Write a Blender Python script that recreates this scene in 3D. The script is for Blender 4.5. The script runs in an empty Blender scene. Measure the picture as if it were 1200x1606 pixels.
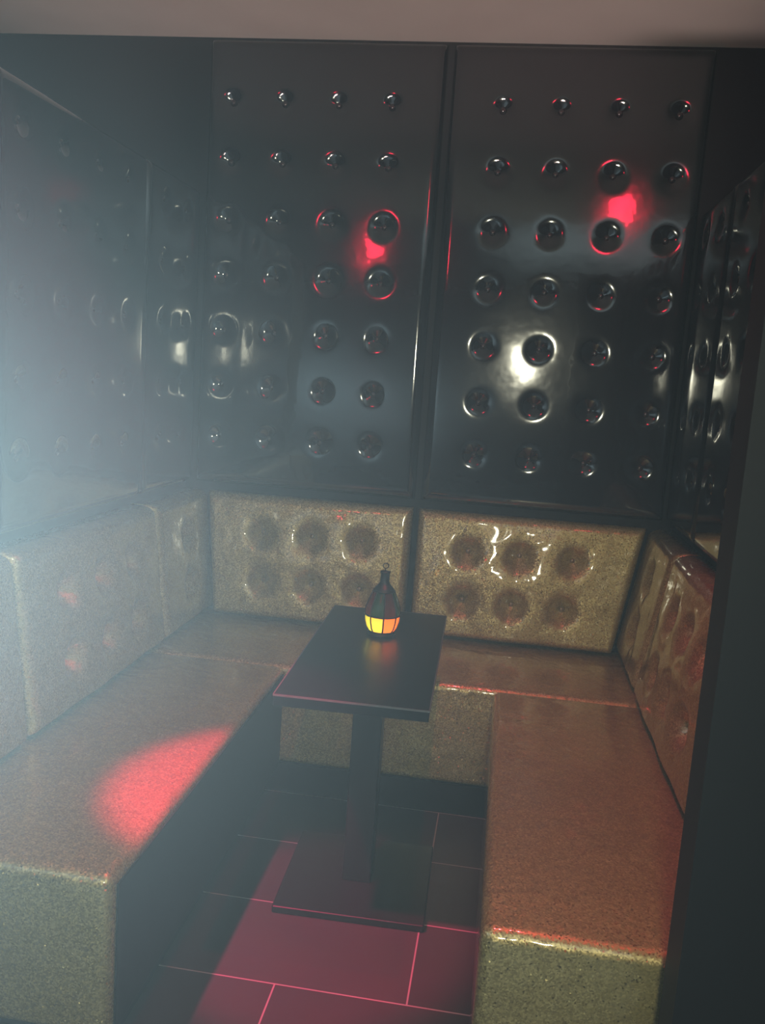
import bpy, bmesh, math, random
from mathutils import Vector, Matrix, noise
random.seed(5)
S = bpy.context.scene
COL = S.collection
EYE = 1.365

# ------------------------------------------------------------------ materials
def new_mat(name):
    m = bpy.data.materials.new(name); m.use_nodes = True
    nt = m.node_tree
    return m, nt, nt.nodes['Principled BSDF'], nt.nodes['Material Output']

def plain(name, col, rough=.5, metal=0.0, coat=0.0, spec=.5):
    m, nt, b, o = new_mat(name)
    b.inputs['Base Color'].default_value = (*col, 1)
    b.inputs['Roughness'].default_value = rough
    b.inputs['Metallic'].default_value = metal
    b.inputs['Coat Weight'].default_value = coat
    b.inputs['Coat Roughness'].default_value = .06
    b.inputs['Specular IOR Level'].default_value = spec
    return m

def N(nt, t, **kw):
    n = nt.nodes.new(t)
    for k, v in kw.items(): setattr(n, k, v)
    return n

def black_vinyl():
    m, nt, b, o = new_mat('glossy_black_vinyl')
    b.inputs['Base Color'].default_value = (.011, .010, .012, 1)
    b.inputs['Specular IOR Level'].default_value = .55
    tc = N(nt, 'ShaderNodeTexCoord')
    n1 = N(nt, 'ShaderNodeTexNoise'); n1.inputs['Scale'].default_value = 3.0; n1.inputs['Detail'].default_value = 3
    nt.links.new(tc.outputs['Object'], n1.inputs['Vector'])
    mr = N(nt, 'ShaderNodeMapRange')
    mr.inputs[3].default_value = .07; mr.inputs[4].default_value = .15
    nt.links.new(n1.outputs['Fac'], mr.inputs[0]); nt.links.new(mr.outputs[0], b.inputs['Roughness'])
    n2 = N(nt, 'ShaderNodeTexNoise'); n2.inputs['Scale'].default_value = 14.0; n2.inputs['Detail'].default_value = 2
    nt.links.new(tc.outputs['Object'], n2.inputs['Vector'])
    bp = N(nt, 'ShaderNodeBump'); bp.inputs['Strength'].default_value = .10; bp.inputs['Distance'].default_value = .004
    nt.links.new(n2.outputs['Fac'], bp.inputs['Height']); nt.links.new(bp.outputs[0], b.inputs['Normal'])
    b.inputs['Coat Weight'].default_value = .6; b.inputs['Coat Roughness'].default_value = .03
    nt.links.new(bp.outputs[0], b.inputs['Coat Normal'])
    return m

def glitter(name='gold_glitter_vinyl'):
    m, nt, b, o = new_mat(name)
    tc = N(nt, 'ShaderNodeTexCoord')
    vo = N(nt, 'ShaderNodeTexVoronoi'); vo.inputs['Scale'].default_value = 330
    nt.links.new(tc.outputs['Object'], vo.inputs['Vector'])
    # flake colours
    sep = N(nt, 'ShaderNodeSeparateColor'); nt.links.new(vo.outputs['Color'], sep.inputs[0])
    cr = N(nt, 'ShaderNodeValToRGB')
    e = cr.color_ramp.elements
    e[0].position = 0; e[0].color = (.28, .222, .088, 1)
    e[1].position = 1; e[1].color = (.58, .475, .21, 1)
    x = cr.color_ramp.elements.new(.55); x.color = (.41, .33, .135, 1)
    nt.links.new(sep.outputs[0], cr.inputs[0]); nt.links.new(cr.outputs[0], b.inputs['Base Color'])
    # every flake has its own tilt
    geo = N(nt, 'ShaderNodeNewGeometry')
    sub = N(nt, 'ShaderNodeVectorMath', operation='SUBTRACT'); sub.inputs[1].default_value = (.5, .5, .5)
    nt.links.new(vo.outputs['Color'], sub.inputs[0])
    sc = N(nt, 'ShaderNodeVectorMath', operation='SCALE'); gt = N(nt, 'ShaderNodeMath', operation='GREATER_THAN'); gt.inputs[1].default_value = .94
    nt.links.new(sep.outputs[1], gt.inputs[0])
    ma = N(nt, 'ShaderNodeMath', operation='MULTIPLY_ADD'); ma.inputs[1].default_value = .9; ma.inputs[2].default_value = .3
    nt.links.new(gt.outputs[0], ma.inputs[0]); nt.links.new(ma.outputs[0], sc.inputs['Scale'])
    nt.links.new(sub.outputs[0], sc.inputs[0])
    # soft wrinkles of the cloth
    nz = N(nt, 'ShaderNodeTexNoise'); nz.inputs['Scale'].default_value = 9; nz.inputs['Detail'].default_value = 2
    nz.inputs['Distortion'].default_value = .6
    nt.links.new(tc.outputs['Object'], nz.inputs['Vector'])
    bp = N(nt, 'ShaderNodeBump'); bp.inputs['Strength'].default_value = .5; bp.inputs['Distance'].default_value = .012
    nt.links.new(nz.outputs['Fac'], bp.inputs['Height'])
    ad = N(nt, 'ShaderNodeVectorMath', operation='ADD')
    nt.links.new(bp.outputs[0], ad.inputs[0]); nt.links.new(sc.outputs[0], ad.inputs[1])
    nm = N(nt, 'ShaderNodeVectorMath', operation='NORMALIZE'); nt.links.new(ad.outputs[0], nm.inputs[0])
    nt.links.new(nm.outputs[0], b.inputs['Normal'])
    b.inputs['Metallic'].default_value = .55
    b.inputs['Roughness'].default_value = .42
    b.inputs['Coat Weight'].default_value = 1.0; b.inputs['Coat Roughness'].default_value = .07
    b.inputs['Coat IOR'].default_value = 1.5
    nt.links.new(bp.outputs[0], b.inputs['Coat Normal'])
    return m

def tile_floor():
    m, nt, b, o = new_mat('dark_floor_tile')
    tc = N(nt, 'ShaderNodeTexCoord')
    mp = N(nt, 'ShaderNodeMapping')
    mp.inputs['Location'].default_value = (TILE_X, TILE_Y, 0)
    nt.links.new(tc.outputs['Object'], mp.inputs['Vector'])
    br = N(nt, 'ShaderNodeTexBrick'); br.offset = .5; br.offset_frequency = 2; br.squash = 1
    br.inputs['Scale'].default_value = 1
    br.inputs['Brick Width'].default_value = .6; br.inputs['Row Height'].default_value = .3
    br.inputs['Mortar Size'].default_value = .002; br.inputs['Mortar Smooth'].default_value = .1
    br.inputs['Bias'].default_value = 0
    br.inputs['Color1'].default_value = (.034, .033, .034, 1)
    br.inputs['Color2'].default_value = (.050, .047, .048, 1)
    br.inputs['Mortar'].default_value = (.30, .29, .28, 1)
    nt.links.new(mp.outputs[0], br.inputs['Vector'])
    nz = N(nt, 'ShaderNodeTexNoise'); nz.inputs['Scale'].default_value = 6; nz.inputs['Detail'].default_value = 5
    nt.links.new(tc.outputs['Object'], nz.inputs['Vector'])
    mx = N(nt, 'ShaderNodeMix', data_type='RGBA', blend_type='MULTIPLY'); mx.inputs[0].default_value = .35
    nt.links.new(br.outputs['Color'], mx.inputs[6]); nt.links.new(nz.outputs['Color'], mx.inputs[7])
    nt.links.new(mx.outputs[2], b.inputs['Base Color'])
    bp = N(nt, 'ShaderNodeBump'); bp.invert = True; bp.inputs['Strength'].default_value = .4; bp.inputs['Distance'].default_value = .002
    nt.links.new(br.outputs['Fac'], bp.inputs['Height']); nt.links.new(bp.outputs[0], b.inputs['Normal'])
    b.inputs['Roughness'].default_value = .42
    b.inputs['Specular IOR Level'].default_value = .35
    return m

def plaster():
    m, nt, b, o = new_mat('painted_ceiling')
    tc = N(nt, 'ShaderNodeTexCoord')
    nz = N(nt, 'ShaderNodeTexNoise'); nz.inputs['Scale'].default_value = 4; nz.inputs['Detail'].default_value = 4
    nt.links.new(tc.outputs['Object'], nz.inputs['Vector'])
    cr = N(nt, 'ShaderNodeValToRGB')
    cr.color_ramp.elements[0].color = (.60, .55, .52, 1); cr.color_ramp.elements[1].color = (.70, .65, .61, 1)
    nt.links.new(nz.outputs['Fac'], cr.inputs[0]); nt.links.new(cr.outputs[0], b.inputs['Base Color'])
    b.inputs['Roughness'].default_value = .9
    return m

def pane_mat(name, col):
    m, nt, b, o = new_mat(name)
    tr = N(nt, 'ShaderNodeBsdfTranslucent'); tr.inputs['Color'].default_value = (*col, 1)
    gl = N(nt, 'ShaderNodeBsdfGlossy'); gl.inputs['Roughness'].default_value = .12; gl.inputs['Color'].default_value = (.8, .8, .8, 1)
    fr = N(nt, 'ShaderNodeFresnel'); fr.inputs['IOR'].default_value = 1.5
    mx = N(nt, 'ShaderNodeMixShader')
    nt.links.new(fr.outputs[0], mx.inputs[0]); nt.links.new(tr.outputs[0], mx.inputs[1]); nt.links.new(gl.outputs[0], mx.inputs[2])
    nt.links.new(mx.outputs[0], o.inputs['Surface'])
    return m

def emit(name, col, s):
    m, nt, b, o = new_mat(name)
    b.inputs['Base Color'].default_value = (0, 0, 0, 1)
    b.inputs['Emission Color'].default_value = (*col, 1); b.inputs['Emission Strength'].default_value = s
    return m

SMOKE_C = (-.74, .78, 1.20)
SMOKE_S = (.54, .50, .30)
SMOKE_D = .145
TILE_X = .6 * 10 + .1045
TILE_Y = 3.0 * 2 - 2.67 + .0
VINYL = black_vinyl()
GOLD = glitter()
FLOOR = tile_floor()
CEIL = plaster()
BLACK = plain('matt_black_paint', (.005, .005, .0055), .6, spec=.25)
DARKWALL = plain('dark_wall_paint', (.005, .005, .006), .6, spec=.25)
BUTTON = plain('black_vinyl_button', (.02, .012, .014), .25, coat=.5)
GBUTTON = plain('gold_vinyl_button', (.22, .16, .09), .35, metal=.4, coat=.6)
TABLETOP = plain('black_table_laminate', (.004, .005, .0055), .32, spec=.16)
EDGE = plain('brushed_edge_strip', (.16, .16, .16), .4, metal=.6)
STEEL = plain('black_powder_coated_steel', (.008, .009, .010), .35, spec=.35)
IRON = plain('dark_antique_metal', (.03, .028, .025), .42, metal=.8)
WAX = plain('candle_wax', (.8, .7, .5), .6)

# ------------------------------------------------------------------ helpers
def link(o, parent=None):
    COL.objects.link(o)
    if parent: o.parent = parent
    return o

def mesh_obj(name, verts, faces, mat, parent=None, smooth=True):
    me = bpy.data.meshes.new(name); me.from_pydata([tuple(v) for v in verts], [], faces); me.update()
    me.materials.append(mat)
    if smooth:
        me.polygons.foreach_set('use_smooth', [True] * len(me.polygons))
    o = bpy.data.objects.new(name, me)
    return link(o, parent)

def bm_obj(name, bm, mat, parent=None, smooth=False):
    me = bpy.data.meshes.new(name); bm.normal_update(); bm.to_mesh(me); bm.free(); me.materials.append(mat)
    if smooth: me.polygons.foreach_set('use_smooth', [True] * len(me.polygons))
    return link(bpy.data.objects.new(name, me), parent)

def box_bm(x0, x1, y0, y1, z0, z1, bevel=0, seg=4, bm=None):
    bm = bm or bmesh.new()
    r = bmesh.ops.create_cube(bm, size=1)
    vs = r['verts']
    for v in vs:
        v.co = Vector((x0 + (v.co.x + .5) * (x1 - x0), y0 + (v.co.y + .5) * (y1 - y0), z0 + (v.co.z + .5) * (z1 - z0)))
    if bevel:
        es = list({e for v in vs for e in v.link_edges})
        bmesh.ops.bevel(bm, geom=es, offset=bevel, segments=seg, affect='EDGES', profile=.5)
    return bm

def lathe(prof, seg=32, a0=0., a1=2 * math.pi):
    bm = bmesh.new(); full = abs(a1 - a0 - 2 * math.pi) < 1e-6
    n = seg if full else seg + 1
    rings = []
    for r, z in prof:
        rings.append([bm.verts.new((r * math.cos(a0 + (a1 - a0) * i / seg), r * math.sin(a0 + (a1 - a0) * i / seg), z)) for i in range(n)])
    for a, b in zip(rings, rings[1:]):
        for i in range(seg):
            j = (i + 1) % n
            bm.faces.new((a[i], a[j], b[j], b[i]))
    return bm

def tag(o, label, cat, group=None, kind=None):
    o['label'] = label
    o['category'] = cat
    if group: o['group'] = group
    if kind: o['kind'] = kind
    return o

def empty(name, loc, label, cat, group=None, rz=0):
    o = bpy.data.objects.new(name, None); COL.objects.link(o); o.location = loc; o.rotation_euler = (0, 0, rz)
    o.empty_display_size = .05
    return tag(o, label, cat, group)

def struct(o, label, cat):
    return tag(o, label, cat, kind='structure')

def set_origin(root, child_objs):
    """move children so that their world place stays when the root sits at its own location"""
    for c in child_objs:
        c.parent = root
        c.matrix_parent_inverse = Matrix.Translation(root.location).inverted()

# ------------------------------------------------------------------ setting
b = box_bm(-4, 3.2, -4.5, 3.3, -.1, 0)
struct(bm_obj('floor', b, FLOOR), 'dark floor laid with long grey tiles and pale grout', 'floor')
b = box_bm(-4, 3.2, -4.5, 3.3, 2.527, 2.63)
struct(bm_obj('ceiling', b, CEIL), 'dull pinkish painted ceiling strip above the padded wall', 'ceiling')
b = box_bm(-4, 3.2, 3.26, 3.36, -.1, 2.63)
struct(bm_obj('wall_back', b, DARKWALL), 'black back wall behind the padded panels', 'wall')
TOP = 1.99
b = box_bm(-1.30, -1.205, 1.42, 3.26, 0, TOP)
struct(bm_obj('wall_left', b, DARKWALL), 'black partition behind the hazy left bench', 'wall')
b = box_bm(.625, .72, 1.42, 3.26, 0, TOP)
struct(bm_obj('wall_right', b, DARKWALL), 'black partition behind the right bench', 'wall')
b = box_bm(.329, .85, 1.27, 1.355, 0, TOP)
struct(bm_obj('wall_front', b, BLACK), 'black wall end hiding the outer side of the right bench', 'wall')

# ------------------------------------------------------------------ padded panels
def padded(name, place, w, h, thick, r, dimples, dep, r0, mat, parent, bulge=.004, step=.0065, wr=.0006, wrs=7, seed=0, pull=0.):
    """a stuffed upholstery panel: height field with rounded rim and one hollow per button; place(u,v,h)->world"""
    nu = max(8, int(w / step)); nv = max(8, int(h / step))
    def edge(e):
        if e >= r: return 0.
        return (r - math.sqrt(max(0., r * r - (r - e) ** 2))) * .9
    vs = []
    R3 = (r0 * 4.5) ** 2
    for j in range(nv + 1):
        v = h * j / nv
        ev = edge(min(v, h - v))
        for i in range(nu + 1):
            u = w * i / nu
            eu = edge(min(u, w - u))
            d = thick - min(thick * .98, math.sqrt(eu * eu + ev * ev))
            d += bulge * (1 - (2 * u / w - 1) ** 2) * (1 - (2 * v / h - 1) ** 2)
            for (a, c) in dimples:
                q = (u - a) ** 2 + (v - c) ** 2
                if q < R3:
                    d -= dep * math.exp(-q / (r0 * r0))
                    if pull:
                        an = math.atan2(v - c, u - a)
                        d -= pull * math.exp(-q / (r0 * r0 * 4)) * (.5 + .5 * math.cos(an * 6 + seed + a * 20)) * min(1., q / (r0 * r0))
            d += wr * noise.noise(Vector((u * wrs + seed * 3.1, v * wrs, seed)))
            vs.append(place(u, v, d))
    fs = []
    W = nu + 1
    for j in range(nv):
        for i in range(nu):
            k = j * W + i
            fs.append((k, k + 1, k + 1 + W, k + W))
    # skirt to the back and a back face
    rim = [i for i in range(nu)] + [nu + j * W for j in range(nv)] + [nv * W + i for i in range(nu, 0, -1)] + [j * W for j in range(nv, 0, -1)]
    base = len(vs)
    for k in rim:
        u = w * (k % W) / nu; v = h * (k // W) / nv
        vs.append(place(u, v, 0.))
    n = len(rim)
    for i in range(n):
        fs.append((rim[i], base + i, base + (i + 1) % n, rim[(i + 1) % n]))
    fs.append(tuple(base + i for i in range(n - 1, -1, -1)))
    # orient: flip when the place() map is left-handed
    p0 = Vector(place(w / 2, h / 2, 0)); pu = Vector(place(w / 2 + .01, h / 2, 0)); pv = Vector(place(w / 2, h / 2 + .01, 0)); pn = Vector(place(w / 2, h / 2, .01))
    if (pu - p0).cross(pv - p0).dot(pn - p0) < 0:
        fs = [tuple(reversed(f)) for f in fs]
    return mesh_obj(name, vs, fs, mat, parent)

def button_mesh(nm, rad, flat, mat):
    bm = bmesh.new()
    bmesh.ops.create_uvsphere(bm, u_segments=16, v_segments=10, radius=rad)
    for v in bm.verts: v.co.z *= flat
    me = bpy.data.meshes.new(nm); bm.to_mesh(me); bm.free(); me.materials.append(mat)
    me.polygons.foreach_set('use_smooth', [True] * len(me.polygons))
    return me
BTN = button_mesh('button', .0105, .55, BUTTON)
GBTN = button_mesh('button', .009, .55, GBUTTON)

def panel(name, label, cat, group, place, w, h, thick, r, dimples, dep, r0, mat, btn, **kw):
    base = Vector(place(w / 2, 0, 0))
    root = empty(name, base, label, cat, group)
    inv = Matrix.Translation(-base)
    def loc_place(u, v, d): return Vector(place(u, v, d)) - base
    padded('cushion', loc_place, w, h, thick, r, dimples, dep, r0, mat, root, **kw)
    for (a, c) in dimples:
        p = loc_place(a, c, thick - dep + kw.get('bulge', .004) + .0005)
        nrm = (loc_place(a, c, 1.) - loc_place(a, c, 0.)).normalized()
        o = bpy.data.objects.new('button', btn); link(o, root)
        o.location = p
        o.rotation_euler = nrm.to_track_quat('Z', 'Y').to_euler()
    return root

ROWS = [1.11, 1.30, 1.50, 1.697, 1.893, 2.095, 2.30]
CA = [-1.068, -.877, -.683, -.493]
CB = [-.108, .090, .284, .481]
PB, PT = .925, 2.515     # bottom and top of the tall panels
YB = 3.258
kw = dict(bulge=.006, wr=.0009, wrs=5)
def back_place(x0, z0):
    return lambda u, v, d: (x0 + u, YB - d, z0 + v)
def up_back(x0, x1, cols, label, seed):
    panel('wall_panel', label, 'wall panel', 'glossy black buttoned wall panels', back_place(x0, PB), x1 - x0, PT - PB, .038, .036,
          [(c - x0, z - PB) for z in ROWS for c in cols], .015, .028, VINYL, BTN, seed=seed, **kw)
up_back(-1.163, -.313, CA, 'tall glossy black buttoned panel on the back wall, left of the dark seam', 1)
up_back(-.291, .583, CB, 'tall glossy black buttoned panel on the back wall, right of the dark seam', 2)
def left_place(y0, z0):      # u runs along +y, normal +x
    return lambda u, v, d: (-1.203 + d, y0 + u, z0 + v)
def right_place(y0, z0):
    return lambda u, v, d: (.623 - d, y0 + u, z0 + v)
SR = [1.11, 1.30, 1.50, 1.697, 1.893]
for side, pl, words in (('left', left_place, 'left'), ('right', right_place, 'right')):
    for (y0, y1, cols, desc) in ((2.752, 3.217, (2.88, 3.08), 'narrow glossy black buttoned panel in the %s corner, on the side partition'),
                                 (1.90, 2.738, (2.0, 2.2, 2.4, 2.6), 'wide glossy black buttoned panel on the %s side partition, next to the corner panel'),
                                 (1.43, 1.888, (1.58, 1.76), 'glossy black buttoned panel at the front end of the %s side partition')):
        if (side == 'right' and y0 < 1.9) or (side == 'left' and y0 < 1.5): continue
        panel('wall_panel', desc % words, 'wall panel', 'glossy black buttoned wall panels', pl(y0, PB), y1 - y0, TOP - PB, .038, .03,
              [(c - y0, z - PB) for z in SR for c in cols], .015, .028, VINYL, BTN, seed=3 + y0, **kw)

# ------------------------------------------------------------------ golden backrests (thicker at the foot)
GB, GT = .437, .897
GH = GT - GB
def lean_left(v): return -1.203 + .095 + .052 * (1 - v / GH)      # front plane of the left backrest
def lean_right(v): return .623 - .085 - .08 * (1 - v / GH)
def gback(x0, x1, trim0, trim1):
    w = x1 - x0
    def f(u, v, d):
        a = lean_left(v) + .010 if trim0 else x0
        c = lean_right(v) - .010 if trim1 else x1
        t = u / w
        k = d / .065
        return (a + (c - a) * t, YB - d - .06 * (1 - v / GH) * k, GB + v)
    return f
def gleft(y0):
    return lambda u, v, d: (-1.203 + d * (.095 + .052 * (1 - v / GH)) / .065, y0 + u, GB + v)
def gright(y0):
    return lambda u, v, d: (.623 - d * (.085 + .08 * (1 - v / GH)) / .065, y0 + u, GB + v)
gk = dict(bulge=.010, wr=.003, wrs=6, pull=.0022)
def gpanel(label, place, w, cols, seed, **over):
    panel('backrest_cushion', label, 'backrest', 'gold glitter backrest cushions', place, w, GH, .065, .03,
          [(c, z - GB) for z in (.578, .758) for c in cols], .034, .039, GOLD, GBTN, seed=seed, **{**gk, **over})
gpanel('gold glitter buttoned backrest on the back wall, left of the seam behind the lantern', gback(-1.106, -.313, True, False), .793, (.215, .41, .605), 1)
gpanel('gold glitter buttoned backrest on the back wall, right of the seam behind the table', gback(-.291, .535, False, True), .826, (.2, .395, .592), 2)
gpanel('narrow hazy gold backrest cushion in the left corner, on the side partition', gleft(2.752), .49, (.255,), 3, bulge=.001, wr=.002)
gpanel('long hazy backrest cushion along the left bench beside the bright haze', gleft(1.90), .838, (.22, .42, .62), 4)
gpanel('hazy backrest cushion at the front end of the left bench', gleft(1.43), .458, (.23,), 5)
gpanel('creased reddish gold backrest cushion in the right corner, on the side partition', gright(2.752), .49, (.255,), 6, bulge=.001, wr=.002)
gpanel('dark reddish backrest cushion along the right bench, partly behind the black wall end', gright(1.90), .838, (.22, .42, .62), 7)

# ------------------------------------------------------------------ benches
def seat_mesh(root, base, x0, x1, y0, y1, z0, z1):
    bm = box_bm(x0 - base.x, x1 - base.x, y0 - base.y, y1 - base.y, z0, z1, .024, 6)
    o = bm_obj('seat', bm, GOLD, root, True)
    return o
def bench(label, x0, x1, y0, y1, px0, px1, py0, py1):
    base = Vector(((x0 + x1) / 2, (y0 + y1) / 2, 0))
    root = empty('bench', base, label, 'bench', 'gold glitter booth benches')
    seat_mesh(root, base, x0, x1, y0, y1, .10, .432)
    bm = box_bm(px0 - base.x, px1 - base.x, py0 - base.y, py1 - base.y, 0, .10)
    bm_obj('plinth', bm, BLACK, root)
    return root, base
bench('gold glitter bench along the back wall, behind the table', -1.19, .61, 2.668, 3.24, -1.19, .61, 2.672, 3.22)
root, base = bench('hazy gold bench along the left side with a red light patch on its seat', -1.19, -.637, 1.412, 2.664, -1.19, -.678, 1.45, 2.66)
bm_obj('shade_panel', box_bm(-.637 - base.x, -.6325 - base.x, 1.436 - base.y, 2.655 - base.y, .105, .408, .002, 2), BLACK, root)  # black sheet added over the gold inner face, standing in for shade
bench('reddish gold glitter bench along the right side beside the black wall end', .033, .61, 1.425, 2.664, .045, .61, 1.46, 2.66)

# ------------------------------------------------------------------ table
TZ = .66
T = empty('table', (-.2925, 2.225, 0), 'narrow black pedestal table standing between the benches', 'table', None, math.radians(1.4))
def rect(bm_args, nm, mat, bev=0, seg=3):
    return bm_obj(nm, box_bm(*bm_args, bevel=bev, seg=seg), mat, T)
TW, TL = .346, .80
top = rect((-TW / 2, TW / 2, -TL / 2, TL / 2, TZ - .027, TZ), 'tabletop', TABLETOP, .0015, 2)
bm = bmesh.new()
for (a, c, d, e) in ((-TW / 2 - .0012, TW / 2 + .0012, -TL / 2 - .0012, -TL / 2 + .0012), (-TW / 2 - .0012, TW / 2 + .0012, TL / 2 - .0012, TL / 2 + .0012),
                     (-TW / 2 - .0012, -TW / 2 + .0012, -TL / 2, TL / 2), (TW / 2 - .0012, TW / 2 + .0012, -TL / 2, TL / 2)):
    box_bm(a, c, d, e, TZ - .004, TZ + .0004, bm=bm)
es = bm_obj('edge_strip', bm, EDGE, top)
rect((-.12, .12, -.16, .16, TZ - .035, TZ - .0275), 'mounting_plate', STEEL, .002, 2)
rect((-.039, .039, -.039, .039, .02, TZ - .035), 'column', STEEL, .004, 3)
rect((-.195, .195, -.195, .195, 0, .02), 'base_plate', STEEL, .004, 3)

# ------------------------------------------------------------------ lantern
LX, LY = -.293, 2.36
L = empty('lantern', (LX, LY, TZ), 'small stained glass candle lantern glowing orange on the black table', 'lantern', None, math.radians(12))
prof_low = [(.034, .012), (.042, .024), (.047, .042), (.0485, .058)]
prof_up = [(.0485, .061), (.047, .078), (.040, .098), (.0285, .126)]
cols = [(.95, .35, .08), (.9, .75, .15), (.95, .55, .08), (.45, .7, .1), (.95, .30, .06), (.9, .65, .12), (.95, .25, .08), (.85, .75, .2)]
colu = [(.10, .015, .02), (.02, .08, .06), (.08, .015, .03), (.02, .05, .07), (.09, .015, .03), (.02, .07, .05), (.08, .02, .03), (.02, .06, .06)]
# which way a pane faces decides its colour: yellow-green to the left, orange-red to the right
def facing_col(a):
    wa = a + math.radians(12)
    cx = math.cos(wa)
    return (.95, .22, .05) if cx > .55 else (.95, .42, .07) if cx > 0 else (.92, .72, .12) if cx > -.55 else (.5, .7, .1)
for k in range(8):
    a0 = k * math.pi / 4 + .04; a1 = (k + 1) * math.pi / 4 - .04
    am = (a0 + a1) / 2
    bm = lathe(prof_low, 4, a0, a1)
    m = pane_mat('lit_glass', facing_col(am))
    bm_obj('glass_pane', bm, m, L, True)
    bm = lathe(prof_up, 4, a0, a1)
    bm_obj('glass_pane', bm, pane_mat('unlit_glass', tuple(.35 * q for q in colu[k])), L, True)  # upper panes: colour darkened so the glass above the flame looks unlit
# lead cames
bm = bmesh.new()
def tube(bm, pts, r, n=6):
    prev = None
    for i, p in enumerate(pts):
        t = (pts[min(i + 1, len(pts) - 1)] - pts[max(i - 1, 0)]).normalized()
        x = t.orthogonal().normalized(); y = t.cross(x)
        if prev is not None:
            x = (prev - t * prev.dot(t)).normalized(); y = t.cross(x)
        prev = x
        ring = [bm.verts.new(p + (x * math.cos(2 * math.pi * j / n) + y * math.sin(2 * math.pi * j / n)) * r) for j in range(n)]
        if i:
            for j in range(n): bm.faces.new((last[j], last[(j + 1) % n], ring[(j + 1) % n], ring[j]))
        last = ring
for k in range(8):
    a = k * math.pi / 4
    tube(bm, [Vector((r * math.cos(a), r * math.sin(a), z)) for r, z in prof_low + prof_up], .0022)
def ring(bm, R, z, r):
    n = 32
    pts = [Vector((R * math.cos(2 * math.pi * i / n), R * math.sin(2 * math.pi * i / n), z)) for i in range(n + 1)]
    tube(bm, pts, r)
ring(bm, .0485, .0595, .0024); ring(bm, .034, .012, .003); ring(bm, .0285, .126, .003)
bm_obj('frame', bm, IRON, L, True)
bm_obj('base', lathe([(0, 0), (.038, 0), (.040, .003), (.039, .008), (.034, .012), (0, .012)], 32), IRON, L, True)
bm_obj('dome', lathe([(.0295, .124), (.030, .127), (.025, .135), (.018, .142), (.0145, .147), (.0135, .150)], 32), IRON, L, True)
bm_obj('neck', lathe([(.0135, .149), (.0125, .152), (.0125, .174), (.0140, .176), (.0140, .180), (0, .181)], 24), IRON, L, True)
bm = bmesh.new()
tube(bm, [Vector((0, 0, .180 + .004 * i)) for i in range(3)], .0016)
n = 20
tube(bm, [Vector((.0075 * math.sin(2 * math.pi * i / n), 0, .1955 - .0075 * math.cos(2 * math.pi * i / n))) for i in range(n + 1)], .0013)
bm_obj('hanging_ring', bm, IRON, L, True)
cd = bm_obj('candle', lathe([(0, .012), (.017, .012), (.017, .026), (.015, .027), (0, .0265)], 20), WAX, L, True)
bm_obj('flame', lathe([(0, .028), (.0035, .032), (.0045, .037), (.003, .045), (.0012, .052), (0, .055)], 12), emit('candle_flame', (1, .55, .15), 60), cd, True)

# ------------------------------------------------------------------ haze
hz, nt, bsdf, out = new_mat('club_haze')
nt.nodes.remove(bsdf)
vs_ = N(nt, 'ShaderNodeVolumeScatter')
vs_.inputs['Color'].default_value = (.92, .97, 1, 1)
# thin everywhere, with a low denser bank at left, shaped to place the glow
tc = N(nt, 'ShaderNodeTexCoord')
mp = N(nt, 'ShaderNodeMapping', vector_type='TEXTURE')
mp.inputs['Location'].default_value = SMOKE_C; mp.inputs['Scale'].default_value = SMOKE_S
nt.links.new(tc.outputs['Object'], mp.inputs['Vector'])
dt = N(nt, 'ShaderNodeVectorMath', operation='DOT_PRODUCT')
nt.links.new(mp.outputs[0], dt.inputs[0]); nt.links.new(mp.outputs[0], dt.inputs[1])
ng = N(nt, 'ShaderNodeMath', operation='MULTIPLY'); ng.inputs[1].default_value = -1; nt.links.new(dt.outputs['Value'], ng.inputs[0])
ex = N(nt, 'ShaderNodeMath', operation='EXPONENT'); nt.links.new(ng.outputs[0], ex.inputs[0])
dm = N(nt, 'ShaderNodeMath', operation='MULTIPLY_ADD'); dm.inputs[1].default_value = SMOKE_D; dm.inputs[2].default_value = .0018
nt.links.new(ex.outputs[0], dm.inputs[0]); nt.links.new(dm.outputs[0], vs_.inputs['Density'])
vs_.inputs['Anisotropy'].default_value = .2
nt.links.new(vs_.outputs[0], out.inputs['Volume'])
b = box_bm(-4.2, 3.4, -4.6, 3.45, -.15, 2.7)
hb = bm_obj('haze', b, hz)
tag(hb, 'pale bluish smoke machine haze filling the booth, thickest at the left', 'haze', None, 'stuff')
hb.display_type = 'WIRE'

# ------------------------------------------------------------------ lights
def light(name, kind, loc, energy, col, **kw):
    l = bpy.data.lights.new(name, kind); l.energy = energy; l.color = col
    tgt = kw.pop('target', None)
    for k, v in kw.items(): setattr(l, k, v)
    o = bpy.data.objects.new(name, l); COL.objects.link(o); o.location = loc
    if tgt:
        o.rotation_euler = (Vector(tgt) - Vector(loc)).to_track_quat('-Z', 'Y').to_euler()
    return o
# assumed white lamp right by the photographer, in place of a camera flash
light('assumed_white_lamp', 'AREA', (.06, -.45, 1.50), 16, (1, .97, .72), shape='RECTANGLE', size=.15, size_y=.19, target=(-.1, 3.2, 1.1))
# added bluish fill, imitating flash backscatter, shining out of the booth through the haze
light('added_blue_haze_fill', 'SPOT', (-1.75, .80, 1.34), 2200, (.66, .92, 1), spot_size=math.radians(97), spot_blend=.6, shadow_soft_size=.06, target=(-.95, .20, 1.10))
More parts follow.
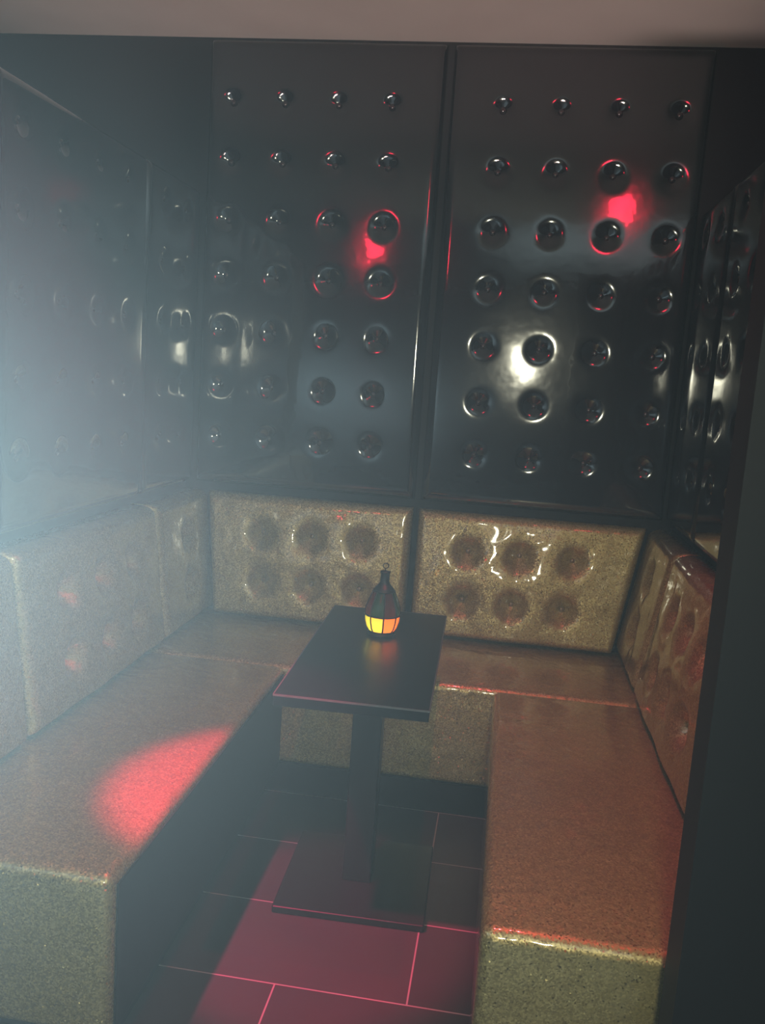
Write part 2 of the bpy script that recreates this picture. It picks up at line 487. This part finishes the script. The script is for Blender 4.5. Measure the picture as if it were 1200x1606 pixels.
# assumed red spots, placed to give the red patch, seats and reflections
light('assumed_red_spot_left', 'SPOT', (-1.0, 1.2, 2.15), 620, (1, .025, .15), spot_size=math.radians(21.5), spot_blend=.55, shadow_soft_size=.03, target=(-.37, 1.99, 0))
light('assumed_red_spot_booth', 'SPOT', (-.05, 1.75, 2.48), 58, (1, .07, .09), spot_size=math.radians(86), spot_blend=.9, shadow_soft_size=.008, target=(-.05, 1.85, 0))
light('assumed_red_ceiling_spot', 'SPOT', (.60, 1.0, 2.43), 10, (1, .02, .06), spot_size=math.radians(58), spot_blend=.6, shadow_soft_size=.085, target=(.33, 3.2, 1.9))
light('assumed_red_ceiling_spot', 'SPOT', (-1.08, -.6, 2.36), 15, (1, .02, .06), spot_size=math.radians(44), spot_blend=.6, shadow_soft_size=.10, target=(-.45, 3.2, 1.75))
# unseen fill light, added to lift the ceiling strip to a dull pink
light('pink_ceiling_fill', 'AREA', (-.6, -1.5, 1.2), 3.0, (1, .74, .68), shape='RECTANGLE', size=2.6, size_y=.05, spread=math.radians(13), target=(-.6, 3.2, 2.56))
# warm flame in the lantern
light('candle_light', 'POINT', (LX, LY, TZ + .040), .36, (1, .55, .2), shadow_soft_size=.006)

w = bpy.data.worlds.new('club'); S.world = w; w.use_nodes = True
w.node_tree.nodes['Background'].inputs[0].default_value = (.5, .45, .5, 1)
w.node_tree.nodes['Background'].inputs[1].default_value = .012

# ------------------------------------------------------------------ camera
c = bpy.data.cameras.new('camera'); co = bpy.data.objects.new('camera', c); COL.objects.link(co)
c.sensor_fit = 'VERTICAL'; c.sensor_height = 24; c.lens = 24 * 1386 / 1606
R = Matrix(((0.98755109, -0.08871496, 0.12989421), (0.14142825, 0.13930683, -0.98009778), (0.06885418, 0.98626734, 0.15011941)))
co.matrix_world = Matrix.Translation((0, 0, EYE)) @ R.to_4x4()
c.clip_start = .01
S.camera = co
S.view_settings.view_transform = 'Standard'; S.view_settings.look = 'None'
S.view_settings.gamma = 1; S.view_settings.use_curve_mapping = False
S.view_settings.exposure = 0
S.cycles.use_denoising = True
S.cycles.volume_bounces = 1
S.cycles.max_bounces = 8
S.cycles.sample_clamp_indirect = 4
